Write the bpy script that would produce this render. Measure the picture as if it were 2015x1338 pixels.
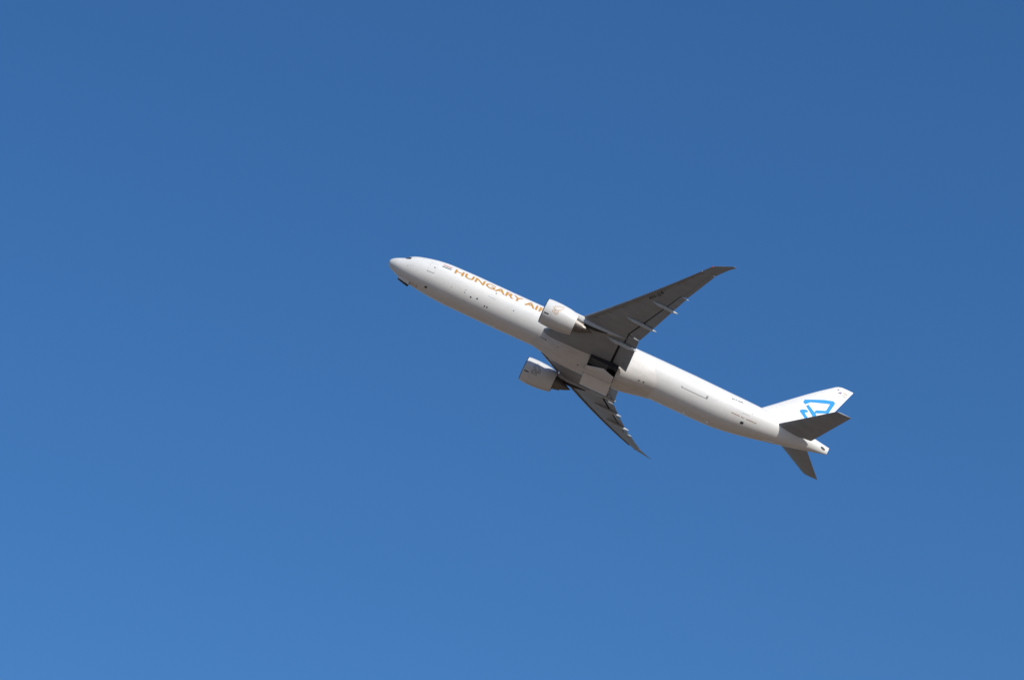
import bpy, bmesh, math
import numpy as np
from mathutils import Matrix, Vector
from mathutils.bvhtree import BVHTree

# ------------------------------------------------------------------ camera, sky, sun, exposure
scene = bpy.context.scene
COL = scene.collection
for o in list(bpy.data.objects):
    bpy.data.objects.remove(o)

VIEW_ELEV = 27.6                      # the photographer looks up at a climbing jet
cam_d = bpy.data.cameras.new("camera")
cam_d.sensor_width = 36.0
cam_d.lens = 115.0
cam_d.clip_start = 0.5
cam_d.clip_end = 200000.0
cam = bpy.data.objects.new("camera", cam_d)
cam.location = (0.0, 0.0, 1.7)
cam.rotation_euler = (math.radians(90 + VIEW_ELEV), 0.0, 0.0)
COL.objects.link(cam)
scene.camera = cam

SUN_DIR = Vector((0.575, -0.692, 0.436)).normalized()      # towards the sun: behind the camera, to its right
SUN_EL = math.asin(SUN_DIR.z)
SUN_AZ = math.atan2(SUN_DIR.x, SUN_DIR.y)

world = bpy.data.worlds.new("World")
scene.world = world
world.use_nodes = True
nt = world.node_tree
nt.nodes.clear()
n_out = nt.nodes.new("ShaderNodeOutputWorld")
n_bg = nt.nodes.new("ShaderNodeBackground")
n_sky = nt.nodes.new("ShaderNodeTexSky")
n_sky.sky_type = 'NISHITA'
n_sky.sun_disc = False
n_sky.sun_elevation = SUN_EL
n_sky.sun_rotation = SUN_AZ
n_sky.altitude = 0.0
n_sky.air_density = 1.25
n_sky.dust_density = 0.8
n_sky.ozone_density = 10.0
n_hs = nt.nodes.new("ShaderNodeHueSaturation")       # the camera's rather rich blue
n_hs.inputs["Saturation"].default_value = 1.05
n_bg.inputs["Strength"].default_value = 0.117
nt.links.new(n_sky.outputs[0], n_hs.inputs["Color"])
nt.links.new(n_hs.outputs[0], n_bg.inputs[0])
nt.links.new(n_bg.outputs[0], n_out.inputs[0])

sun_d = bpy.data.lights.new("sun", 'SUN')
sun_d.energy = 3.65
sun_d.angle = math.radians(0.53)
sun_d.color = (1.0, 0.945, 0.845)
sun = bpy.data.objects.new("sun", sun_d)
sun.rotation_euler = SUN_DIR.to_track_quat('Z', 'Y').to_euler()
sun.location = (50, -50, 80)
COL.objects.link(sun)

vs = scene.view_settings
vs.view_transform = 'Standard'
vs.look = 'None'
vs.exposure = 0.0
vs.gamma = 1.0
vs.use_curve_mapping = False

# ------------------------------------------------------------------ materials
def mat(name, color, rough=0.4, metal=0.0, spec=0.5, coat=0.0, var=0.06, scale=(0.5, 1.5, 1.5), rvar=0.08, lines=None):
    """Principled paint with a little procedural unevenness; lines = (axis, spacing, width, factor) panel joints"""
    m = bpy.data.materials.new(name)
    m.use_nodes = True
    t = m.node_tree
    b = t.nodes["Principled BSDF"]
    b.inputs["Metallic"].default_value = metal
    b.inputs["Specular IOR Level"].default_value = spec
    b.inputs["Coat Weight"].default_value = coat
    b.inputs["Coat Roughness"].default_value = 0.12
    tc = t.nodes.new("ShaderNodeTexCoord")
    mp = t.nodes.new("ShaderNodeMapping")
    mp.inputs["Scale"].default_value = scale
    t.links.new(tc.outputs["Object"], mp.inputs[0])
    nz = t.nodes.new("ShaderNodeTexNoise")
    nz.inputs["Scale"].default_value = 1.0
    nz.inputs["Detail"].default_value = 6.0
    nz.inputs["Roughness"].default_value = 0.62
    t.links.new(mp.outputs[0], nz.inputs["Vector"])
    mr = t.nodes.new("ShaderNodeMapRange")
    mr.inputs["From Min"].default_value = 0.3
    mr.inputs["From Max"].default_value = 0.7
    mr.inputs["To Min"].default_value = 1.0 - var
    mr.inputs["To Max"].default_value = 1.0 + var * 0.4
    t.links.new(nz.outputs["Fac"], mr.inputs["Value"])
    mul = t.nodes.new("ShaderNodeVectorMath")
    mul.operation = 'SCALE'
    mul.inputs[0].default_value = color
    t.links.new(mr.outputs[0], mul.inputs["Scale"])
    last = mul.outputs[0]
    if lines:
        for axis, period, width, fac in lines:
            sp = t.nodes.new("ShaderNodeSeparateXYZ")
            t.links.new(tc.outputs["Object"], sp.inputs[0])
            wr = t.nodes.new("ShaderNodeMath"); wr.operation = 'PINGPONG'
            wr.inputs[1].default_value = period / 2
            t.links.new(sp.outputs[axis], wr.inputs[0])
            lt = t.nodes.new("ShaderNodeMath"); lt.operation = 'LESS_THAN'
            lt.inputs[1].default_value = width / 2
            t.links.new(wr.outputs[0], lt.inputs[0])
            m2 = t.nodes.new("ShaderNodeMapRange")
            m2.inputs["To Min"].default_value = 1.0
            m2.inputs["To Max"].default_value = fac
            t.links.new(lt.outputs[0], m2.inputs["Value"])
            mu = t.nodes.new("ShaderNodeVectorMath"); mu.operation = 'SCALE'
            t.links.new(last, mu.inputs[0])
            t.links.new(m2.outputs[0], mu.inputs["Scale"])
            last = mu.outputs[0]
    t.links.new(last, b.inputs["Base Color"])
    r2 = t.nodes.new("ShaderNodeMapRange")
    r2.inputs["To Min"].default_value = rough - rvar
    r2.inputs["To Max"].default_value = rough + rvar
    t.links.new(nz.outputs["Fac"], r2.inputs["Value"])
    t.links.new(r2.outputs[0], b.inputs["Roughness"])
    return m

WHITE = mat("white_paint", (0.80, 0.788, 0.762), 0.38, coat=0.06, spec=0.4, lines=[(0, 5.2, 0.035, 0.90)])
DOORW = mat("bounce_lit_white_door", (0.86, 0.85, 0.84), 0.40, var=0.06)  # far door's white lightened to stand in for light bounced off the ground
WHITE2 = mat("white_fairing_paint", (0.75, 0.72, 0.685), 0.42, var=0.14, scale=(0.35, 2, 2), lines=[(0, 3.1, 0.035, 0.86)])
FINWHITE = mat("fin_white_paint", (0.80, 0.788, 0.762), 0.34, coat=0.1, var=0.03)
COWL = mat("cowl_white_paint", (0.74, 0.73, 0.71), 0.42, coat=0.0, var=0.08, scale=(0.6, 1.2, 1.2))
RADOME = mat("radome_paint", (0.76, 0.76, 0.72), 0.42, var=0.04)
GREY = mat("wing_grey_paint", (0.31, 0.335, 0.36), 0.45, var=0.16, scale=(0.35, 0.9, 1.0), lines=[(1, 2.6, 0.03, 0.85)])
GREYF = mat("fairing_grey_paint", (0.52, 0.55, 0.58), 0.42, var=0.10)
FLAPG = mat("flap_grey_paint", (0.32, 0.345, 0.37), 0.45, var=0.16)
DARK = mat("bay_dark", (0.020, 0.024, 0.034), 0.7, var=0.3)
SEAM = mat("seam_dark", (0.035, 0.035, 0.038), 0.6, var=0.2)
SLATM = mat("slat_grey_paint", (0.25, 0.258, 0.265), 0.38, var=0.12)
LIPM = mat("bare_metal_lip", (0.28, 0.28, 0.29), 0.35, metal=0.9)
TITAN = mat("titanium_nozzle", (0.22, 0.205, 0.19), 0.52, metal=1.0, var=0.2, scale=(3, 3, 3))
PLUGM = mat("exhaust_plug_metal", (0.20, 0.18, 0.165), 0.40, metal=1.0, var=0.2, scale=(3, 3, 3))
HEAT = mat("heat_shield_dark", (0.05, 0.048, 0.045), 0.45, metal=0.6)
FANM = mat("fan_metal", (0.10, 0.10, 0.11), 0.35, metal=0.8)
GOLD = mat("gold_lettering", (0.55, 0.275, 0.06), 0.55, spec=0.25, var=0.05)
CAPT = mat("caption_brown", (0.36, 0.20, 0.12), 0.5, var=0.05)
BLUE = mat("logo_blue", (0.02, 0.36, 0.80), 0.55, spec=0.2, var=0.06)
INK = mat("black_lettering", (0.03, 0.03, 0.032), 0.5, var=0.1)
SOFTGREY = mat("sill_grey", (0.30, 0.30, 0.30), 0.5, var=0.1)
LINEGREY = mat("door_line_grey", (0.60, 0.60, 0.59), 0.5, var=0.1)
RED = mat("flag_red", (0.52, 0.05, 0.05), 0.5, var=0.05)
GREEN = mat("flag_green", (0.10, 0.20, 0.15), 0.5, var=0.05)
FLAGW = mat("flag_white", (0.80, 0.80, 0.80), 0.5, var=0.02)
PURPLE = mat("fin_purple", (0.20, 0.13, 0.28), 0.5, var=0.05)
BROWN = mat("fin_brown", (0.42, 0.24, 0.14), 0.5, var=0.05)
GLASS = mat("cockpit_glass", (0.02, 0.022, 0.026), 0.10, spec=0.8, var=0.05, rvar=0.02)
BROWNM = mat("heat_stained_metal", (0.12, 0.095, 0.075), 0.6, metal=0.3, var=0.2)
REDLENS = mat("red_lens", (0.55, 0.03, 0.03), 0.2)

# ------------------------------------------------------------------ mesh helpers (aircraft frame: x aft from the nose, y starboard, z up)
X0 = 36.0
def link(name, verts, faces, m, parent, smooth=True, sharp=35.0):
    me = bpy.data.meshes.new(name)
    me.from_pydata([(v[0] - X0, v[1], v[2]) for v in verts], [], faces)
    bm = bmesh.new(); bm.from_mesh(me)
    bmesh.ops.remove_doubles(bm, verts=bm.verts, dist=1e-5)
    bmesh.ops.recalc_face_normals(bm, faces=bm.faces)
    bm.to_mesh(me); bm.free()
    if smooth:
        me.polygons.foreach_set("use_smooth", [True] * len(me.polygons))
        me.set_sharp_from_angle(angle=math.radians(sharp))
    me.materials.append(m)
    o = bpy.data.objects.new(name, me)
    COL.objects.link(o)
    o.parent = parent
    return o

def loft(rings, closed=True, cap0=True, cap1=True):
    n = len(rings[0]); V = []; F = []
    for r in rings: V.extend(r)
    for i in range(len(rings) - 1):
        for j in range(n if closed else n - 1):
            k = (j + 1) % n
            F.append((i * n + j, i * n + k, (i + 1) * n + k, (i + 1) * n + j))
    if cap0: F.append(tuple(range(n)))
    if cap1: F.append(tuple((len(rings) - 1) * n + j for j in range(n)))
    return V, F

def pchip(xs, ys):
    xs = np.array(xs, float); ys = np.array(ys, float)
    h = np.diff(xs); d = np.diff(ys) / h
    m = np.zeros(len(xs)); m[0] = d[0]; m[-1] = d[-1]
    for i in range(1, len(xs) - 1):
        if d[i - 1] * d[i] > 0:
            w1 = 2 * h[i] + h[i - 1]; w2 = h[i] + 2 * h[i - 1]
            m[i] = (w1 + w2) / (w1 / d[i - 1] + w2 / d[i])
    def f(x):
        x = min(max(x, xs[0]), xs[-1])
        i = min(max(int(np.searchsorted(xs, x)) - 1, 0), len(xs) - 2)
        t = (x - xs[i]) / h[i]
        return float((1 + 2 * t) * (1 - t) ** 2 * ys[i] + t * (1 - t) ** 2 * h[i] * m[i]
                     + t * t * (3 - 2 * t) * ys[i + 1] + t * t * (t - 1) * h[i] * m[i + 1])
    return f

def box(x0, x1, y0, y1, z0, z1):
    V = [(x, y, z) for x in (x0, x1) for y in (y0, y1) for z in (z0, z1)]
    F = [(0, 1, 3, 2), (4, 6, 7, 5), (0, 4, 5, 1), (2, 3, 7, 6), (0, 2, 6, 4), (1, 5, 7, 3)]
    return V, F

def merge(*parts):
    V = []; F = []
    for v, f in parts:
        o = len(V); V.extend(v); F.extend(tuple(i + o for i in q) for q in f)
    return V, F

def lathe(profile, cx, cy, cz, n=64):
    """profile of (x, r) turned round the axis through (cy, cz) along x"""
    rings = []
    for x, r in profile:
        rings.append([(x + cx, cy + r * math.cos(2 * math.pi * k / n), cz + r * math.sin(2 * math.pi * k / n)) for k in range(n)])
    return loft(rings, True, False, False)

# ------------------------------------------------------------------ the ground far below
gm = bpy.data.materials.new("dry_ground")
gm.use_nodes = True
gt = gm.node_tree
gb = gt.nodes["Principled BSDF"]
gb.inputs["Roughness"].default_value = 0.95
gtc = gt.nodes.new("ShaderNodeTexCoord")
gn = gt.nodes.new("ShaderNodeTexNoise"); gn.inputs["Scale"].default_value = 0.004; gn.inputs["Detail"].default_value = 9
gr = gt.nodes.new("ShaderNodeValToRGB")
gr.color_ramp.elements[0].position = 0.35; gr.color_ramp.elements[0].color = (0.20, 0.135, 0.085, 1)
gr.color_ramp.elements[1].position = 0.68; gr.color_ramp.elements[1].color = (0.33, 0.23, 0.15, 1)
gt.links.new(gtc.outputs["Object"], gn.inputs["Vector"])
gt.links.new(gn.outputs["Fac"], gr.inputs[0])
gt.links.new(gr.outputs[0], gb.inputs["Base Color"])
gme = bpy.data.meshes.new("ground")
rv = [(0, 0, 0)] + [(40000 * math.cos(2 * math.pi * k / 96), 40000 * math.sin(2 * math.pi * k / 96), 0) for k in range(96)]
gme.from_pydata(rv, [], [(0, 1 + k, 1 + (k + 1) % 96) for k in range(96)])
gme.materials.append(gm)
ground = bpy.data.objects.new("ground", gme)
ground["kind"] = "structure"
ground["label"] = "dry sandy brown open ground under the clear sky"
COL.objects.link(ground)

# ------------------------------------------------------------------ the jet
jet = bpy.data.objects.new("airliner", None)
COL.objects.link(jet)
jet["label"] = "white twin-engine cargo jet climbing with its gear doors open against the clear blue sky"
jet["category"] = "airplane"
jet.matrix_world = Matrix(((0.90373, -0.15144, 0.40041, 14.056), (0.13848, 0.98847, 0.0613, 443.915), (-0.40508, 5e-05, 0.91428, 231.036), (0, 0, 0, 1)))

# ---- fuselage
R0 = 3.10
fdz = pchip([0, .5, 2.5, 5, 10, 15, 20, 25, 32, 40, 48, 56, 73], [0, -.08, -.09, -.16, -.28, -.29, -.25, -.18, -.09, 0, .09, .0, 0])
ftop0 = pchip([0, .12, .4, .9, 1.5, 2.2, 2.8, 3.4, 4.2, 5.5, 7, 9, 11, 14, 56, 60, 64, 67, 70, 73.0],
              [-1.0, -.62, -.24, .08, .36, .70, 1.22, 1.58, 1.90, 2.30, 2.66, 2.94, 3.02, R0, R0, 3.09, 2.98, 2.76, 2.40, 2.03])
fbot0 = pchip([0, .12, .4, .9, 1.5, 2.4, 3.4, 4.6, 6, 7.5, 9, 11, 14, 50, 52, 55, 58, 61, 64, 67, 70, 73.0],
              [-1.0, -1.34, -1.60, -1.85, -2.10, -2.40, -2.60, -2.78, -2.91, -3.00, -3.07, -R0, -R0, -R0, -3.06, -2.92, -2.54, -1.99, -1.34, -.68, .06, .82])
fwid = pchip([0, .12, .4, .9, 1.5, 2.2, 3.2, 4.4, 5.8, 7.5, 9.5, 12, 52, 55, 58, 61, 64, 67, 70, 72, 73.0],
             [.0, .36, .66, 1.00, 1.30, 1.60, 1.95, 2.28, 2.57, 2.82, 3.02, R0, R0, 3.05, 2.86, 2.52, 2.08, 1.56, 1.00, .50, .20])
def ftop(x): return ftop0(x) + fdz(x)
def fbot(x): return fbot0(x) + fdz(x)

def fsurf(x, th, off=0.0):
    """point on the fuselage skin; th in degrees above the port waterline"""
    zc = (ftop(x) + fbot(x)) / 2; h = (ftop(x) - fbot(x)) / 2 + off; w = fwid(x) + off
    a = math.radians(th)
    return (x, -w * math.cos(a), zc + h * math.sin(a))

def skin(x, th, off=0.0):
    """like fsurf, with th counted round a fixed waterline (the hull axis droops a little towards the nose)"""
    if 5 < x < 57 and -88 < th < 88:
        zc = (ftop(x) + fbot(x)) / 2; h = (ftop(x) - fbot(x)) / 2
        th = math.degrees(math.asin(max(-1, min(1, (3.12 * math.sin(math.radians(th)) - zc) / h))))
    return fsurf(x, th, off)

NS = 96
def fring(x):
    return [fsurf(x, 360.0 * k / NS) for k in range(NS)]
NX0, NX1 = 2.4, 4.35          # nose gear bay
xs = sorted(set([1.25, 1.5, 1.8, 2.1, NX0, 2.7, 3.0, 3.3, 3.6, 4.0, NX1, 4.8, 5.4, 6, 6.8, 7.6, 8.4, 9.2, 10, 11, 12.5, 14, 20, 26, 32, 34.3, 36.6, 38.9, 44, 50]
             + [50 + .75 * i for i in range(1, 30)] + [72.6, 73.0]))
rings = [fring(x) for x in xs]
V, F = loft(rings, True, False, True)
FF = []
bay_cols = [k for k in range(NS) if abs((360.0 * (k + .5) / NS) - 270) < 11.5]
for f in F:
    if len(f) == 4:
        i, j = divmod(f[0], NS)
        xa, xb = xs[i], xs[i + 1]
        if xa >= NX0 - 1e-6 and xb <= NX1 + 1e-6 and j in bay_cols: continue
        if xa >= 34.3 - 1e-6 and xb <= 38.9 + 1e-6 and V[f[0]][2] < -1.2: continue
    FF.append(f)
fus = link("fuselage", V, FF, WHITE, jet, sharp=50)
fus["label"] = "long white fuselage with gold lettering"

rx = [0.0001, .02, .06, .12, .2, .3, .42, .56, .72, .9, 1.08, 1.245]
V, F = loft([fring(x) for x in rx], True, True, True)
link("radome", V, F, RADOME, jet)

def patch(name, x0, x1, t0, t1, m, parent=None, off=0.015, nx=None, nt=None, out=False):
    nx = nx or max(1, int(abs(x1 - x0) / .6) + 1); nt = nt or max(1, int(abs(t1 - t0) / 3) + 1)
    V = [skin(x0 + (x1 - x0) * i / nx, t0 + (t1 - t0) * j / nt, off) for i in range(nx + 1) for j in range(nt + 1)]
    F = [(i * (nt + 1) + j, i * (nt + 1) + j + 1, (i + 1) * (nt + 1) + j + 1, (i + 1) * (nt + 1) + j) for i in range(nx) for j in range(nt)]
    if out: return V, F
    return link(name, V, F, m, parent or fus)

def disc(x, th, r, off=0.015, n=16):
    zc = math.degrees(r / max(fwid(x), .5))
    V = [skin(x, th, off)] + [skin(x + r * math.cos(2 * math.pi * k / n), th + zc * math.sin(2 * math.pi * k / n), off) for k in range(n)]
    return V, [(0, 1 + k, 1 + (k + 1) % n) for k in range(n)]

# cockpit panes: corners as (x, y) on the upper nose
def nose_z(x, y):
    w = fwid(x); zc = (ftop(x) + fbot(x)) / 2; h = (ftop(x) - fbot(x)) / 2
    return zc + h * math.sqrt(max(0, 1 - (y / w) ** 2))
def pane(corners, side):
    N = 6; V = []
    a, b, c, d = [np.array(q) for q in corners]
    for i in range(N + 1):
        for j in range(N + 1):
            u, v = i / N, j / N
            x, th = (1 - u) * ((1 - v) * a + v * d) + u * ((1 - v) * b + v * c)
            p = fsurf(x, th, .012)
            V.append((p[0], p[1] * side, p[2]))
    F = [(i * (N + 1) + j, i * (N + 1) + j + 1, (i + 1) * (N + 1) + j + 1, (i + 1) * (N + 1) + j) for i in range(N) for j in range(N)]
    link("cockpit_window", V, F, GLASS, fus)
for s in (1, -1):
    pane([(1.95, 87), (2.08, 50), (2.60, 54), (2.50, 87)], s)
    pane([(2.12, 47), (2.38, 28), (2.62, 42), (2.62, 51)], s)
    pane([(2.42, 25), (2.98, 20), (3.05, 37), (2.66, 41)], s)

# forward door: outline, sill, little window
def strips(name, items, m, parent=None):
    parts = [patch(None, *it, m, out=True, off=0.012) for it in items]
    return link(name, *merge(*parts), m, parent or fus)
d1 = strips("door", [(6.12, 6.16, -19, 13), (7.26, 7.30, -19, 13), (6.12, 7.30, 12.6, 13.3)], LINEGREY)
strips("door_sill", [(6.10, 7.34, -20.2, -18.6)], SOFTGREY, d1)
patch("door_window", 6.93, 7.09, -3.4, 0.4, SEAM, d1, off=.018)
d2 = strips("door", [(16.3, 16.33, -13, 12), (17.50, 17.53, -13, 12)], FLAGW)
strips("door_sill", [(16.25, 17.5, -15.6, -14.6)], LINEGREY, d2)
patch("door_window", 17.12, 17.28, 1.6, 5.2, SEAM, d2, off=.018)
# aft cargo door: grey scuffed lower edge
d3 = strips("cargo_door", [(48.72, 53.0, -16.6, -14.9), (48.70, 48.92, -15.0, -12.6), (52.78, 53.08, -15.2, -7.0)], SOFTGREY)
d3["label"] = "aft cargo door with grey worn lower edge"
strips("service_panel", [(58.69, 59.95, -13.8, -12.9)], SOFTGREY)
# flag
fl = strips("flag", [(7.98, 9.45, 15.4, 20.2)], FLAGW)
strips("flag_stripe", [(8.05, 9.46, 18.6, 22.8)], RED, fl).location.x = 0
strips("flag_stripe", [(7.93, 9.40, 11.6, 15.2)], GREEN, fl)
# vents, ports
for x, th, r in [(7.0, -71, .22), ]:
    link("outflow_valve", *disc(x, th, r), SEAM, fus)
for x, th, r in [(13.95, -40, .13), (14.94, -36, .13), (16.43, -47, .11), (16.85, -46.8, .11), (10.68, -36.4, .06), (12.83, -27, .08),
                 (12.8, -35, .09), (20.75, -22.4, .10), (43.53, 10.3, .14), (3.5, -14, .05), (3.8, -11, .045), (3.1, -17, .06), (4.1, 12, .045), (60.2, -3, .07)]:
    link("static_port", *disc(x, th, r), SOFTGREY if r < .1 or x > 20 and x < 21 else SEAM, fus)
patch("service_hatch", 59.05, 59.55, -47.5, -39.5, SEAM)
# aft gold caption, three worn words of tiny marks
for a, b in [(57.23, 58.65), (58.82, 59.43), (59.68, 61.39)]:
    n = int((b - a) / .17); cap = []
    for k in range(n):
        xa = a + (b - a) * k / n
        th = -24.6 - (xa - 57.2) * 1.03
        cap.append((xa, xa + .13, th - 1.4, th + 1.4))
    strips("caption_word", cap, CAPT)

# ---- lettering wrapped on the skin
def text_mesh(body, offset=0.0, spacing=1.0):
    cu = bpy.data.curves.new("txt", 'FONT')
    cu.body = body; cu.size = 1.0; cu.offset = offset; cu.space_character = spacing; cu.resolution_u = 5
    o = bpy.data.objects.new("txt", cu)
    COL.objects.link(o)
    dg = bpy.context.evaluated_depsgraph_get()
    me = bpy.data.meshes.new_from_object(o.evaluated_get(dg))
    bm = bmesh.new(); bm.from_mesh(me)
    bpy.data.objects.remove(o); bpy.data.curves.remove(cu); bpy.data.meshes.remove(me)
    return bm
def flat_text(body, width, height, offset=0.0, cuts=6, ref=None, spacing=1.0):
    """triangles of the text scaled to width x cap height, cut for wrapping"""
    bm = text_mesh(body, offset, spacing)
    xa = min(v.co.x for v in bm.verts); xb = max(v.co.x for v in bm.verts)
    ya = min(v.co.y for v in bm.verts); yb = max(v.co.y for v in bm.verts)
    if ref:
        rb = text_mesh(ref, offset); xb = max(v.co.x for v in rb.verts); rb.free()
    for v in bm.verts:
        v.co.x = (v.co.x - xa) / (xb - xa) * width; v.co.y = (v.co.y - ya) / (yb - ya) * height; v.co.z = 0
    for k in range(1, cuts):
        g = bm.verts[:] + bm.edges[:] + bm.faces[:]
        bmesh.ops.bisect_plane(bm, geom=g, plane_co=(0, height * k / cuts, 0), plane_no=(0, 1, 0))
    bm.verts.index_update()
    V = [tuple(v.co) for v in bm.verts]; F = [tuple(v.index for v in f.verts) for f in bm.faces]
    bm.free()
    return V, F
V, F = flat_text("HUNGARY AIR", 13.85, 1.0, offset=0.024, cuts=10, ref="HUNGARY AI")
def base_th(x): return 7.0 + 2.9 * min(1, (x - 10) / 6)
def top_th(x): return 25.6 + 5.6 * min(1, (x - 10) / 6)
V = [skin(10.0 + u, base_th(10 + u) + (top_th(10 + u) - base_th(10 + u)) * v, .016) for u, v, _ in V]
link("lettering", V, F, GOLD, fus, smooth=False)["label"] = "large gold capital letters along the forward fuselage"
V, F = flat_text("9H-JJB", 1.85, .30, offset=0.01, cuts=3)
V = [skin(56.35 + u, 18.4 + 1.0 * u / 1.8 + math.degrees(v / 3.0), .016) for u, v, _ in V]
link("registration", V, F, INK, fus, smooth=False)

# ---- nose gear bay and doors
HA = 11.25                                  # half angle of the bay opening, on a ring vertex
def nedge(x, s, dz=0.0):
    p = fsurf(x, 270 - s * HA); return (x, p[1], p[2] + dz)
bx_ = [2.4, 2.7, 3.0, 3.3, 3.6, 4.0, 4.35]
rings = [[nedge(x, -1), (x, nedge(x, -1)[1], -1.4), (x, nedge(x, 1)[1], -1.4), nedge(x, 1)] for x in bx_]
V, F = loft(rings, False, False, False)
n_ = len(bx_) - 1
F += [(0, 1, 2, 3), (4 * n_, 4 * n_ + 1, 4 * n_ + 2, 4 * n_ + 3)]
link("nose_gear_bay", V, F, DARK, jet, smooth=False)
for s, drop, lean in ((-1, .58, -42), (1, .75, -20)):
    outer = []; lining = []
    a = math.radians(lean)
    for i in range(9):
        x = NX0 + .02 + (NX1 - NX0 - .04) * i / 8
        h = nedge(x, s); d = drop * (.94 + .06 * i / 8)
        tip = (x, h[1] + s * d * math.sin(a), h[2] - d * math.cos(a))
        mid = (x, h[1] + s * (d * .5 * math.sin(a) + .005), h[2] - d * .5 * math.cos(a))
        w = -s * .05
        outer.append([h, mid, tip, (x, tip[1] + w, tip[2]), (x, mid[1] + w, mid[2]), (x, h[1] + w, h[2] + .01)])
        lining.append([(x, h[1] + w * 1.3, h[2] - .02), (x, mid[1] + w * 1.3, mid[2]), (x, tip[1] + w * 1.3, tip[2] + .01)])
    o = link("nose_gear_door", *loft(outer), WHITE2, jet, sharp=40)
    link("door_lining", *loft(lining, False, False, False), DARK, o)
# closed aft nose gear doors: seam lines
strips("nose_gear_panel", [(5.55, 5.60, 259, 281), (4.4, 5.6, 258.6, 259.2), (4.4, 5.6, 280.8, 281.4), (4.4, 5.6, 269.7, 270.3)], SEAM)

# ---- wing to body fairing with the main gear bay
fa = pchip([22.8, 24.5, 26, 27.5, 29, 30.5, 40, 41.5, 43, 44.5, 46], [2.75, 2.88, 3.0, 3.12, 3.28, 3.36, 3.36, 3.30, 3.18, 3.04, 2.80])
fb = pchip([22.8, 24.5, 25.5, 27.8, 29.5, 31, 38.5, 40.5, 42, 43.5, 44.7, 46], [3.05, 3.22, 3.34, 3.66, 3.88, 3.90, 3.86, 3.72, 3.46, 3.18, 3.03, 2.80])
fp = pchip([22.8, 25, 26.8, 29, 31, 39, 42, 44.5, 46], [2.0, 2.02, 2.15, 2.5, 2.8, 2.8, 2.6, 2.3, 2.1])
def bsurf(x, phi, off=0.0):
    """phi degrees: 0 at the port side, 90 at the keel"""
    a, b, p = fa(x) + off, fb(x) + off, fp(x)
    c, s = math.cos(math.radians(phi)), math.sin(math.radians(phi))
    return (x, -a * math.copysign(abs(c) ** (2 / p), c), -b * math.copysign(abs(s) ** (2 / p), s))
WX0, WX1, WXK = 34.3, 38.9, 36.75
def phi_edge(x):
    return float(np.interp(x, [30, WX0, WXK, WX1, 42], [36, 36, 27.5, 36.5, 36.5]))
PH = 89.3
N1, N2 = 12, 14
def phis(x):
    e = phi_edge(x)
    h = [-14 + (e + 14) * i / N1 for i in range(N1)] + [e + (PH - e) * i / N2 for i in range(N2 + 1)]
    return h + [180 - q for q in reversed(h)]
bx = sorted(set([22.8, 23.4, 24, 24.6, 25.2, 25.8, 26.4, 27, 27.8, 28.6, 29.5, 31, 32.6, WX0, 35.1, 35.9, WXK, 37.5, 38.2, WX1]
                + [39.5 + .5 * i for i in range(14)]))
rings = [[bsurf(x, q) for q in phis(x)] for x in bx]
V, F = loft(rings, False, False, False)
n = len(rings[0]); FF = []
for f in F:
    i, j = divmod(f[0], n)
    inx = bx[i] >= WX0 - 1e-6 and bx[i + 1] <= WX1 + 1e-6
    if inx and (N1 <= j < N1 + N2 or n - 1 - N1 - N2 <= j < n - 1 - N1): continue
    FF.append(f)
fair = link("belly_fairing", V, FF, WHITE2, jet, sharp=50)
fair["label"] = "white bulged belly fairing between the wings"
FDOTS = [(33.06, 81, .12), (29.2, 52, .08), (31.1, 47, .06), (42.51, 46.7, .13), (43.25, 47.1, .13)]
for x, ph, r in FDOTS:
    V = [bsurf(x, ph, .015)] + [bsurf(x + r * math.cos(q * math.pi / 6), ph + 16 * r * math.sin(q * math.pi / 6), .015) for q in range(12)]
    link("drain_port", V, [(0, 1 + k, 1 + (k + 1) % 12) for k in range(12)], SEAM, fair, smooth=False)
# bay interior
bay = link("main_gear_bay", *([(WX0, -3.3, -3.0), (WX0, 3.3, -3.0), (WX0, 3.3, -1.0), (WX0, -3.3, -1.0),
                        (WX1, -3.3, -3.0), (WX1, 3.3, -3.0), (WX1, 3.3, -1.0), (WX1, -3.3, -1.0),
                        (WX0, -.15, -3.8), (WX0, .15, -3.8), (WX1, -.15, -3.8), (WX1, .15, -3.8)],
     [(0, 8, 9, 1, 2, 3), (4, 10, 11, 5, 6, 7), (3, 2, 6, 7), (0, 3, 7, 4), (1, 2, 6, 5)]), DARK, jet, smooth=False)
parts = []
for k in range(1, 7):
    x = WX0 + (WX1 - WX0) * k / 7
    parts.append(box(x - .05, x + .05, -3.2, 3.2, -1.35, -1.02))
parts.append(box(WX0, WX1, -.11, .11, -3.75, -1.05))
link("bay_frame", *merge(*parts), DARK, bay, smooth=False)

def gear_door(side, ang, name="main_gear_door"):
    nx, ns = 12, 18
    outer = []; inner = []
    hx = lambda x: (-.03, -fb(x) + .0)
    ca, sa = math.cos(math.radians(ang)), math.sin(math.radians(ang))
    for i in range(nx + 1):
        x = WX0 + .04 + (WX1 - WX0 - .08) * i / nx
        e = float(np.interp(x, [WX0, 36.95, WX1], [36, 23, 35.5]))
        ro = []; ri = []
        for j in range(ns + 1):
            q = PH + (e - PH) * j / ns
            for off, dst in ((0.0, ro), (-.10, ri)):
                _, y, z = bsurf(x, q, off)
                dy, dz = y - hx(x)[0], z - hx(x)[1]
                yy = hx(x)[0] + dy * ca - dz * sa
                zz = hx(x)[1] + dy * sa + dz * ca
                dst.append((x, yy * (-side), zz))
        outer.append(ro); inner.append(ri)
    rings = [o + list(reversed(i)) for o, i in zip(outer, inner)]
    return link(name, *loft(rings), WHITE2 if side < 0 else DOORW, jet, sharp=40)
gear_door(-1, 35)
gear_door(1, 35)

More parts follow.
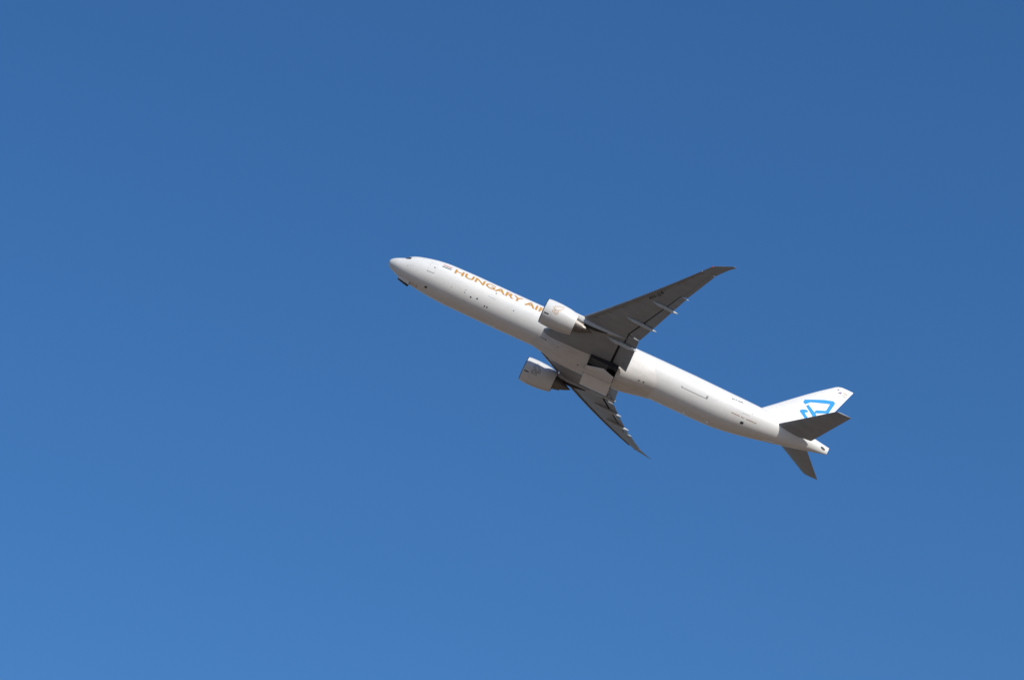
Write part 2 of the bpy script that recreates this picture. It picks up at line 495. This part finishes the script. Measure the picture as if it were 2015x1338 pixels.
# ---- wings
def foil(n=22):
    xs = [(1 - math.cos(math.pi * i / n)) / 2 for i in range(n + 1)]
    t = lambda x: 5 * (0.2969 * math.sqrt(x) - .1260 * x - .3516 * x * x + .2843 * x ** 3 - .1015 * x ** 4)
    return xs, t
TX, TT = foil()
def camber(x): return 0.045 * x * (1 - x) * (0.2 + x)
def wle(y):  return float(np.interp(y, [0, 29.56, 30.54, 31.12, 31.8, 32.25, 32.42], [24.2, 44.82, 45.5, 46.1, 47.32, 48.15, 48.5]))
def wte(y):  return float(np.interp(y, [0, 3.1, 8.3, 10.7, 14.2, 19.7, 22.95, 29.56, 31.5, 32.25, 32.42], [40.1, 40.15, 40.2, 40.22, 41.35, 43.1, 44.2, 46.8, 48.15, 48.85, 49.02]))
def wz(y):
    a = max(y - 3.1, 0); return -1.62 + .105 * a + .0034 * a * a
def wtc(y):  return float(np.interp(y, [0, 3.1, 10, 20, 29, 32.4], [.135, .13, .108, .098, .09, .07]))
def wtw(y):  return math.radians(float(np.interp(y, [0, 10, 30], [2.6, 1.6, 0.0])))
def wcut(y): return float(np.interp(y, [3.1, 8.35, 8.36, 10.75, 10.76, 22.95, 23.0, 29.3, 29.31], [37.35, 37.55, 38.1, 38.3, 38.15, 43.2, 43.55, 45.95, 46.1]))
def wpt(y, xc, zc):
    """chord fraction to 3-D (starboard)"""
    c = wte(y) - wle(y); tw = wtw(y)
    return (wle(y) + xc * c, y, wz(y) + zc * c - math.tan(tw) * xc * c)
def lower(y, f): return camber(f) - TT(f) * wtc(y) * .95
def upper(y, f): return camber(f) + TT(f) * wtc(y)
def wsec(y):
    """closed main-wing section, cut away at the flaps"""
    c = wte(y) - wle(y)
    fl = (wcut(y) - wle(y)) / c if y < 29.35 else .995
    fu = fl + .55 * (1 - fl) if y < 29.35 else .9955
    up = [(fu * x, upper(y, fu * x)) for x in reversed(TX)]
    lo = [(fl * x, lower(y, fl * x)) for x in TX[1:]]
    mid = [(fl, lower(y, fl) * .38 + upper(y, fl) * .62), (fl + .25 * (1 - fl), lower(y, fl) * .2 + upper(y, fl) * .8)] if y < 22.97 else [(fl + .004, (lower(y, fl) + upper(y, fu)) / 2), (fl + .008, (lower(y, fl) + upper(y, fu)) / 2)]
    return [wpt(y, *q) for q in up + lo + mid]

def side_pts(P, s): return [(x, y * s, z) for x, y, z in P]
YS = [0.5, 3.1, 5.5, 8.34, 8.37, 10.74, 10.77, 13, 15.5, 18, 20.5, 22.94, 23.01, 25.5, 27.5, 29.29, 29.37, 30.0, 30.54, 31.12, 31.5, 31.8, 32.05, 32.25, 32.42]

def flap_sec(y, f0, f1, defl, drop, thick, pivot=None):
    c = wte(y) - wle(y); fc = f1 - f0
    a = math.radians(defl)
    z0 = (camber(f0) + lower(y, f0)) / 2 + .012
    ztarget = camber(f1)
    pts = []
    sl = (ztarget - z0) / fc
    loc = [(x, TT(x) * thick * .9) for x in reversed(TX[::2])] + [(x, -TT(x) * thick * .7) for x in TX[2::2]]
    for x, t in loc:
        u, v = x * fc, t * fc + sl * x * fc
        uu = u * math.cos(a) + v * math.sin(a); vv = -u * math.sin(a) + v * math.cos(a)
        pts.append(wpt(y, f0 + uu, z0 + vv - drop / c))
    return pts
def flap(name, s, y0, y1, m, parent, g0, g1, defl, drop, thick=.17, n=6):
    rings = []
    for i in range(n + 1):
        y = y0 + (y1 - y0) * i / n
        c = wte(y) - wle(y)
        f0 = (wcut(y) + g0 * (wte(y) - wcut(y)) - wle(y)) / c
        f1 = (wcut(y) + g1 * (wte(y) - wcut(y)) - wle(y)) / c
        rings.append(side_pts(flap_sec(y, f0, f1, defl, drop, thick), s))
    return link(name, *loft(rings), m, parent, sharp=40)

def slat(s, y0, y1, parent):
    rings = []
    n = max(3, int((y1 - y0) / 1.5))
    fx = [.13, .10, .07, .045, .025, .011, .003, 0]
    for i in range(n + 1):
        y = y0 + (y1 - y0) * i / n
        c = wte(y) - wle(y)
        k = float(np.interp(c, [2, 5, 10, 14], [1.7, 1.25, .75, .55]))
        out = [(f * k, upper(y, f * k)) for f in fx] + [(f * k, lower(y, f * k)) for f in (.003, .011, .025, .045, .055)]
        inn = [(f * k + .012, lower(y, f * k) + .012) for f in (.05, .035)] + [(.035 * k, 0.0), (.05 * k, .6 * upper(y, .05 * k)), (.09 * k, .85 * upper(y, .09 * k))]
        a = math.radians(14); P = []
        px, pz = .13 * k, upper(y, .13 * k)
        for u, v in out + inn:
            du, dv = u - px, v - pz
            uu = px + du * math.cos(a) - dv * math.sin(a); vv = pz + du * math.sin(a) + dv * math.cos(a)
            P.append(wpt(y, uu - .030 * k, vv - .012 * k))
        rings.append(side_pts(P, s))
    return link("slat", *loft(rings), SLATM, parent, sharp=45)

def canoe(s, y, x0, x1, parent, depth=.62, hw=.27, tip=.55):
    """flap track fairing: slim boat shape hung under the wing, its tail drooping with the flap"""
    st = [0, .04, .10, .2, .32, .45, .6, .75, .88, .95, 1.0]
    wd = [.02, .25, .5, .78, .95, 1, 1, .9, .66, .42, .06]
    dp = [.03, .22, .45, .75, .95, 1, 1, .86, .6, .36, .05]
    N = 16
    def zl(x):
        c = wte(y) - wle(y); f = min((x - wle(y)) / c, 1.0)
        return wpt(y, f, lower(y, min(f, .97)))[2]
    def ring(u, w, d):
        x = x0 + (x1 - x0) * u
        zt = zl(min(x, wcut(y))) - max(0, x - wcut(y)) * .14 + .05
        P = []
        for k in range(N):
            a = 2 * math.pi * k / N
            P.append((x, s * y + hw * w * math.cos(a), zt - depth * d * .5 + depth * d * (.62 if math.sin(a) < 0 else .5) * math.sin(a)))
        return P
    us = sorted(set(st + [.42, .425, .435, .44]))
    R = [ring(u, float(np.interp(u, st, wd)) * (.93 if .424 < u < .436 else 1), float(np.interp(u, st, dp)) * (.93 if .424 < u < .436 else 1)) for u in us]
    o = link("flap_track_fairing", *loft(R), GREYF, parent, sharp=50)
    return o

for s in (-1, 1):
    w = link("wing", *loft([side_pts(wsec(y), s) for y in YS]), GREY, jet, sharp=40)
    w["label"] = "near wing with registration letters under it" if s < 0 else "far wing seen nearly edge on"
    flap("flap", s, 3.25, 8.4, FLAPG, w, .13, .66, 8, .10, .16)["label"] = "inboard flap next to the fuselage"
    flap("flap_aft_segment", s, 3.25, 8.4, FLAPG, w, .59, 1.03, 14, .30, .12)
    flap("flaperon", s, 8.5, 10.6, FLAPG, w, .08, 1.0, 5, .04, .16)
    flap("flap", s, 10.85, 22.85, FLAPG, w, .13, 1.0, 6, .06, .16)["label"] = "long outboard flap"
    for ya, yb in ((3.2, 8.3), (8.45, 10.7), (10.8, 22.9)):
        V = []
        for i in range(9):
            y = ya + (yb - ya) * i / 8; c = wte(y) - wle(y)
            f = (wcut(y) - wle(y)) / c
            for df, k in ((.0005, .12), (.0005, .60), (.24 * (1 - f), .72)):
                V.append(wpt(y, f + df, lower(y, f + df) * (1 - k) + upper(y, f + df) * k))
        V = side_pts(V, s)
        link("flap_cove_shade", V, [(3 * i + j, 3 * i + j + 1, 3 * i + j + 4, 3 * i + j + 3) for i in range(8) for j in range(2)], SEAM, w, smooth=False)  # dark sheet standing in for the shade inside the flap slot
    rings = []
    for i in range(7):
        y = 23.08 + (29.25 - 23.08) * i / 6
        c = wte(y) - wle(y); f0 = (wcut(y) + .05 - wle(y)) / c
        fs = [f0 + (.997 - f0) * k / 5 for k in range(6)]
        rings.append(side_pts([wpt(y, f, upper(y, f)) for f in fs] + [wpt(y, f, lower(y, f)) for f in reversed(fs)], s))
    link("aileron", *loft(rings), FLAPG, w, sharp=40)
    for a, b in ((3.9, 8.4), (10.6, 14.82), (14.84, 19.62), (19.64, 24.42), (24.44, 29.3)):
        slat(s, a, b, w)
    for y, xa, xb in ((8.55, 35.4, 40.45), (14.41, 37.0, 42.05), (19.8, 39.6, 43.9)):
        canoe(s, y, xa, xb, w, depth=.60 if y < 10 else .50, hw=.27 if y < 10 else .21)
    canoe(s, 23.0, 43.3, 44.6, w, depth=.18, hw=.08)
    bv = BVHTree.FromPolygons([v.co.copy() for v in w.data.vertices], [tuple(p.vertices) for p in w.data.polygons])
    def under(x, y, d=.012):
        h = bv.ray_cast(Vector((x - X0, y, -12)), Vector((0, 0, 1)))
        return (x, y, (h[0].z if h[0] else wz(abs(y))) - d)
    # slat track slots
    for y in (11.3, 13.6, 16.0, 18.3, 20.6, 22.9, 25.2, 27.4, 29.0):
        c = wte(y) - wle(y); x = wle(y) + .075 * c + .28
        q = [under(x + dx + .7 * dy, s * (y + dy)) for dx, dy in ((-.10, -.05), (.10, -.05), (.10, .05), (-.10, .05))]
        link("slat_track_slot", q, [(0, 1, 2, 3)], SEAM, w, smooth=False)
    # navigation light at the tip corner
    y = 30.75; p = wpt(y, .02, 0)
    link("navigation_light", *lathe([(-.16, .01), (-.1, .07), (.1, .09), (.25, .02)], p[0], s * p[1], p[2], 12), REDLENS if s < 0 else GLASS, w)
    if s < 0:
        V, F = flat_text("9H-JJB", 2.9, .64, offset=0.028, cuts=3, spacing=1.2)
        e1 = np.array((.52, -.854)); e2 = np.array((-.80, -.60))
        V = [under(*(np.array((39.45, -19.71)) + e1 * u + e2 * v), d=.015) for u, v, _ in V]
        link("registration", V, F, INK, w, smooth=False)

# ---- the airline mark: three bars, in fin coordinates (x aft, z up)
MARK = [
    [(66.54, 7.80), (68.10, 8.64), (69.37, 9.29), (70.69, 9.79), (71.00, 9.65), (71.06, 9.32), (70.74, 7.47), (69.24, 6.63), (68.85, 6.44), (68.68, 6.64), (68.81, 7.00), (70.21, 7.69), (70.38, 9.03), (68.52, 8.24), (67.53, 7.81), (66.95, 7.10), (66.53, 7.25)],
    [(67.12, 6.90), (67.42, 7.27), (69.11, 6.32), (69.26, 5.84), (69.21, 4.99), (68.72, 4.42), (68.18, 4.54), (66.64, 5.51), (66.52, 5.70), (66.86, 6.09), (67.53, 6.32), (67.83, 6.18), (67.69, 5.92), (67.47, 5.85), (67.43, 5.66), (68.54, 4.89), (68.89, 5.23), (68.80, 5.69), (68.57, 5.83)],
]

# ---- engines
EY, EZ = 9.61, -2.67
for s in (-1, 1):
    cy = s * EY
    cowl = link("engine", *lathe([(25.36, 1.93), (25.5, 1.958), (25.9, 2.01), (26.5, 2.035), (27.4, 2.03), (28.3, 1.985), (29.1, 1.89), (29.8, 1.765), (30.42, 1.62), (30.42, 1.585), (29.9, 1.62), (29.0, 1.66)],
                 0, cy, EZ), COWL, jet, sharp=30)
    cowl["label"] = "white engine cowl under the near wing" if s < 0 else "white engine cowl under the far wing, mostly in shade"
    link("inlet_lip", *lathe([(26.6, 1.62), (25.9, 1.63), (25.5, 1.68), (25.30, 1.75), (25.22, 1.82), (25.22, 1.87), (25.30, 1.915), (25.359, 1.929)], 0, cy, EZ), LIPM, cowl)
    link("inlet_duct", *lathe([(26.6, 1.62), (27.0, 1.64), (27.2, .02)], 0, cy, EZ), FANM, cowl, sharp=30)
    # fan and spinner deep in the inlet
    blades = []
    for k in range(22):
        a = 2 * math.pi * k / 22; rr = []
        for r, tw, ch in ((.5, 20, .30), (.95, 35, .36), (1.35, 50, .40), (1.60, 58, .38)):
            t = math.radians(tw); pa = []
            for u, h in ((-.5, 0), (0, .012), (.5, 0), (0, -.012)):
                ax = 26.85 + ch * u * math.cos(t); tn = ch * u * math.sin(t) + h
                pa.append((ax, cy + r * math.cos(a) - tn * math.sin(a), EZ + r * math.sin(a) + tn * math.cos(a)))
            rr.append(pa)
        blades.append(loft(rr))
    link("fan", *merge(*blades), FANM, cowl, smooth=False)
    link("spinner", *lathe([(26.15, .01), (26.25, .16), (26.5, .36), (26.8, .52), (27.1, .55)], 0, cy, EZ, 32), FANM, cowl)
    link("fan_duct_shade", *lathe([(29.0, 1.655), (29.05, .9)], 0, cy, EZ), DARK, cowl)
    link("core_nozzle", *lathe([(29.0, 1.22), (30.0, 1.20), (30.4, 1.12), (31.0, .98), (31.66, .83), (31.66, .79), (31.2, .82)], 0, cy, EZ), TITAN, cowl, sharp=30)
    link("exhaust_plug", *lathe([(31.0, .66), (31.5, .66), (31.9, .62), (32.4, .42), (32.9, .18), (33.2, .05), (33.25, .0005)], 0, cy, EZ, 48), PLUGM, cowl)
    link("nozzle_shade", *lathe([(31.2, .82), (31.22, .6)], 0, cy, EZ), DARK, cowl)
    # pylon
    tab = [(27.0, -1.00, -1.30, .05), (27.8, -.86, -1.40, .20), (29.0, -.82, -1.50, .29), (30.3, -.84, -1.62, .33), (31.0, -.86, -1.72, .34), (31.45, -.88, -1.76, .34)]
    tab2 = [(31.45, -.88, -1.76, .34), (32.0, -.90, -1.84, .335), (33.0, -.85, -1.84, .33), (34.2, -.95, -1.76, .32), (35.4, -1.0, -1.60, .28), (36.6, -1.05, -1.42, .20), (37.6, -1.05, -1.26, .11), (38.4, -1.05, -1.12, .03)]
    def pyl(tb):
        rings = []
        for x, zt, zb_, hw in tb:
            b = .12 * (1 if hw > .1 else .3)
            rings.append([(x, cy - hw, zt), (x, cy - hw, zb_ + b), (x, cy - hw * .6, zb_), (x, cy + hw * .6, zb_), (x, cy + hw, zb_ + b), (x, cy + hw, zt), (x, cy + hw * .6, zt + b * .6), (x, cy - hw * .6, zt + b * .6)])
        return loft(rings)
    hs = [(30.9, -1.5, -1.70, .24), (31.7, -1.6, -2.02, .26), (32.6, -1.6, -2.10, .26), (33.6, -1.6, -2.02, .25), (34.6, -1.55, -1.84, .20), (35.4, -1.5, -1.66, .10)]
    link("heat_shield", *pyl(hs), HEAT, cowl, sharp=50)
    py = link("pylon", *pyl(tab), COWL, cowl, sharp=50)
    link("pylon_fairing", *pyl(tab2), GREYF, cowl, sharp=50)
    def nsurf(x, th, off=.012):
        r = float(np.interp(x, [25.36, 25.5, 25.9, 26.5, 27.4, 28.3, 29.1, 29.8, 30.42], [1.93, 1.958, 2.01, 2.035, 2.03, 1.985, 1.89, 1.765, 1.62])) + off
        a = math.radians(th)
        return (x, cy - r * math.cos(a), EZ + r * math.sin(a))
    # joint ring, keel seam, dark vent slot
    ringp = [nsurf(x, t, .008) for x in (26.62, 26.67) for t in range(-200, 161, 6)]
    k = len(ringp) // 2
    parts = [(ringp, [(i, i + 1, k + i + 1, k + i) for i in range(k - 1)])]
    link("cowl_joint", *merge(*parts), LINEGREY, cowl)
    q = [nsurf(x, t, .012) for x in (25.54, 25.9, 26.3) for t in (-37, -34.5, -32)]
    link("cowl_vent", q, [(0, 1, 4, 3), (1, 2, 5, 4), (3, 4, 7, 6), (4, 5, 8, 7)], SEAM, cowl)
    kp = [nsurf(x, t, .010) for x in (26.7, 27.4, 28.3, 29.1, 29.8, 30.4) for t in (-92.5, -90)]
    link("cowl_latch_seam", kp, [(2 * i, 2 * i + 1, 2 * i + 3, 2 * i + 2) for i in range(5)], SOFTGREY, cowl)
    # outlined airline mark on the side facing the photographer
    V = []; F = []
    rot_ = math.radians(8 if s < 0 else -35)
    def mp(p, sx=.36, tz=9.4):
        u, v = p[0] - 68.7, p[1] - 7.1
        if s > 0: u = -u
        u, v = u * math.cos(rot_) - v * math.sin(rot_), u * math.sin(rot_) + v * math.cos(rot_)
        return (27.25 + u * sx, (2.0 if s < 0 else -11.0) + v * tz)
    for poly in MARK:
        P = [np.array(mp(p)) for p in poly]; n_ = len(P)
        for i in range(n_):
            a, b = P[i], P[(i + 1) % n_]
            d = np.array((b[0] - a[0], math.radians(b[1] - a[1]) * 2.0)); L = np.linalg.norm(d) + 1e-9
            nr = np.array((-d[1], d[0])) / L * .024
            nn = np.array((nr[0], math.degrees(nr[1] / 2.0)))
            e = d / L * .02; ee = np.array((e[0], math.degrees(e[1] / 2.0)))
            sub = max(1, int(L / .25)); base = len(V)
            for k_ in range(sub + 1):
                c_ = (a - ee) + (b - a + 2 * ee) * k_ / sub
                V += [nsurf(*(c_ + nn)), nsurf(*(c_ - nn))]
            F += [(base + 2 * k_, base + 2 * k_ + 1, base + 2 * k_ + 3, base + 2 * k_ + 2) for k_ in range(sub)]
    link("emblem", V, F, GOLD if s < 0 else INK, cowl, smooth=False)

# ---- fin and rudder
def sfoil(xle, chord, t, f0=0.0, f1=1.0):
    """symmetrical section points (x, half thickness) between chord fractions"""
    xs_ = [f0 + (f1 - f0) * q for q in TX[::2]]
    return [(xle + chord * x, t * chord * max(TT(x), 0)) for x in xs_]
fle = pchip([0.8, 3.0, 12.0, 12.45, 12.66], [58.4, 60.65, 69.80, 70.36, 70.95])
def fte(z): return float(np.interp(z, [.8, 3.0, 12.66], [69.1, 69.84, 72.95]))
fzs = [0.9, 2.0, 3.0, 5, 7, 9, 10.5, 12.0, 12.3, 12.5, 12.66]
def fin_t(z): return float(np.interp(z, [0, 12, 12.66], [.105, .095, .05]))
def fring_fin(z, f0, f1):
    P = sfoil(fle(z), fte(z) - fle(z), fin_t(z), f0, f1)
    return [(x, -y, z) for x, y in reversed(P)] + [(x, y, z) for x, y in P]
fin = link("tail_fin", *loft([fring_fin(z, 0, .70) for z in fzs]), FINWHITE, jet, sharp=45)
fin["label"] = "white tail fin with blue angular emblem"
rz_ = [2.75, 4, 6, 8, 10, 11.6, 12.3, 12.66]
rud = link("rudder", *loft([fring_fin(z, .7008, .999) for z in rz_]), FINWHITE, fin, sharp=45)
def fin_pt(x, z, off=.02):
    c = fte(z) - fle(z); f = min(max((x - fle(z)) / c, 0), 1)
    return (x, -(fin_t(z) * c * TT(f)) - off, z)
def flat_poly(poly, ptf):
    bm = bmesh.new()
    f = bm.faces.new([bm.verts.new((p[0], p[1], 0)) for p in poly])
    bmesh.ops.triangulate(bm, faces=bm.faces[:])
    for axis in (0, 1):
        lo = min(p[axis] for p in poly); hi = max(p[axis] for p in poly)
        k = lo + .35
        while k < hi:
            co = [0, 0, 0]; no = [0, 0, 0]; co[axis] = k; no[axis] = 1
            bmesh.ops.bisect_plane(bm, geom=bm.verts[:] + bm.edges[:] + bm.faces[:], plane_co=co, plane_no=no)
            k += .35
    bm.verts.index_update()
    V = [ptf(v.co.x, v.co.y) for v in bm.verts]; F = [tuple(v.index for v in f.verts) for f in bm.faces]
    bm.free()
    return V, F
link("emblem", *merge(*[flat_poly(p, fin_pt) for p in MARK]), BLUE, fin, smooth=False)
link("fin_badge", *merge(flat_poly([(70.45, 11.95), (70.85, 12.20), (70.70, 11.82)], fin_pt), flat_poly([(70.62, 11.45), (71.35, 11.95), (71.28, 11.45)], fin_pt)), PURPLE, fin, smooth=False)
link("fin_caption", *merge(flat_poly([(71.55, 11.98), (72.35, 11.80), (72.32, 11.66), (71.52, 11.84)], fin_pt)), BROWN, fin, smooth=False)
link("fin_caption", *merge(flat_poly([(71.45, 11.50), (72.20, 11.32), (72.17, 11.20), (71.42, 11.38)], fin_pt)), SOFTGREY, fin, smooth=False)

# ---- tailplanes
def sle(y): return float(np.interp(y, [0, 2.36, 10.75, 10.95], [62.85, 64.69, 71.24, 71.50]))
def ste(y): return float(np.interp(y, [0, 1.46, 10.95], [69.45, 70.0, 73.76]))
def szz(y): return .95 + .125 * (y - 1)
def stab_ring(y, f0, f1, s):
    P = sfoil(sle(y), ste(y) - sle(y), float(np.interp(y, [0, 10.4, 10.95], [.10, .09, .05])), f0, f1)
    return [(x, s * y, szz(y) + t) for x, t in reversed(P)] + [(x, s * y, szz(y) - t) for x, t in P]
for s in (-1, 1):
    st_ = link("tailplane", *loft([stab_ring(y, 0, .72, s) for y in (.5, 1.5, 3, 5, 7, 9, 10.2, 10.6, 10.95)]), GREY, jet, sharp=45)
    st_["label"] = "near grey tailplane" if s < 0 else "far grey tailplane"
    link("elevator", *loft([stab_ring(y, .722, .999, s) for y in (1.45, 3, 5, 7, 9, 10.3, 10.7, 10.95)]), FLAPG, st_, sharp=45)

# ---- auxiliary power exhaust in the tail blade, skid, antennas
def tail_oval(cx, cz, rx, rz, off, n=20):
    V = []
    for k in range(n + 1):
        q = 2 * math.pi * (k - 1) / n
        x, z = (cx, cz) if k == 0 else (cx + rx * math.cos(q), cz + rz * math.sin(q) - .45 * rx * math.cos(q) * .3)
        zc = (ftop(x) + fbot(x)) / 2; h = (ftop(x) - fbot(x)) / 2
        V.append(fsurf(x, math.degrees(math.asin(max(-1, min(1, (z - zc) / h)))), off))
    return V, [(0, 1 + k, 1 + (k + 1) % n) for k in range(n)]
apu = link("exhaust_port", *tail_oval(72.12, 1.30, .40, .20, .02), BROWNM, fus)
link("exhaust_throat", *tail_oval(71.98, 1.34, .24, .13, .03), SEAM, apu)
def blade(x, th, h, l):
    p = fsurf(x, th); q = fsurf(x + .12, th, h)
    e = .025
    V = [(p[0], p[1] - e, p[2] + .02), (p[0] + l, p[1] - e, p[2] + .02), (q[0] + l * .7, q[1] - e, q[2]), (q[0] + .1, q[1] - e, q[2]),
         (p[0], p[1] + e, p[2] + .02), (p[0] + l, p[1] + e, p[2] + .02), (q[0] + l * .7, q[1] + e, q[2]), (q[0] + .1, q[1] + e, q[2])]
    return link("antenna", V, [(0, 1, 2, 3), (4, 5, 6, 7), (0, 1, 5, 4), (1, 2, 6, 5), (2, 3, 7, 6), (3, 0, 4, 7)], WHITE, fus, smooth=False)
blade(50.4, -89, .34, .5)
blade(54.2, -82, .30, .45)
blade(18.6, -90, .30, .45)
V, F = loft([[fsurf(x, t, o) for t, o in ((-96, -.02), (-94, d), (-86, d), (-84, -.02))] for x, d in ((63.3, 0), (63.6, .16), (64.8, .20), (65.2, .02))])
link("tail_skid", V, F, WHITE2, fus, smooth=False)
# ram air inlets on the fairing shoulders
for s in (1, -1):
    V = []
    for x, w_ in ((26.0, .3), (27.2, 1.2)):
        for ph in (52 - w_, 52 + w_):
            p = bsurf(x, ph, .02); V.append((p[0], p[1] * s, p[2]))
    link("ram_air_inlet", V, [(0, 1, 3, 2)], SEAM, fair, smooth=False)
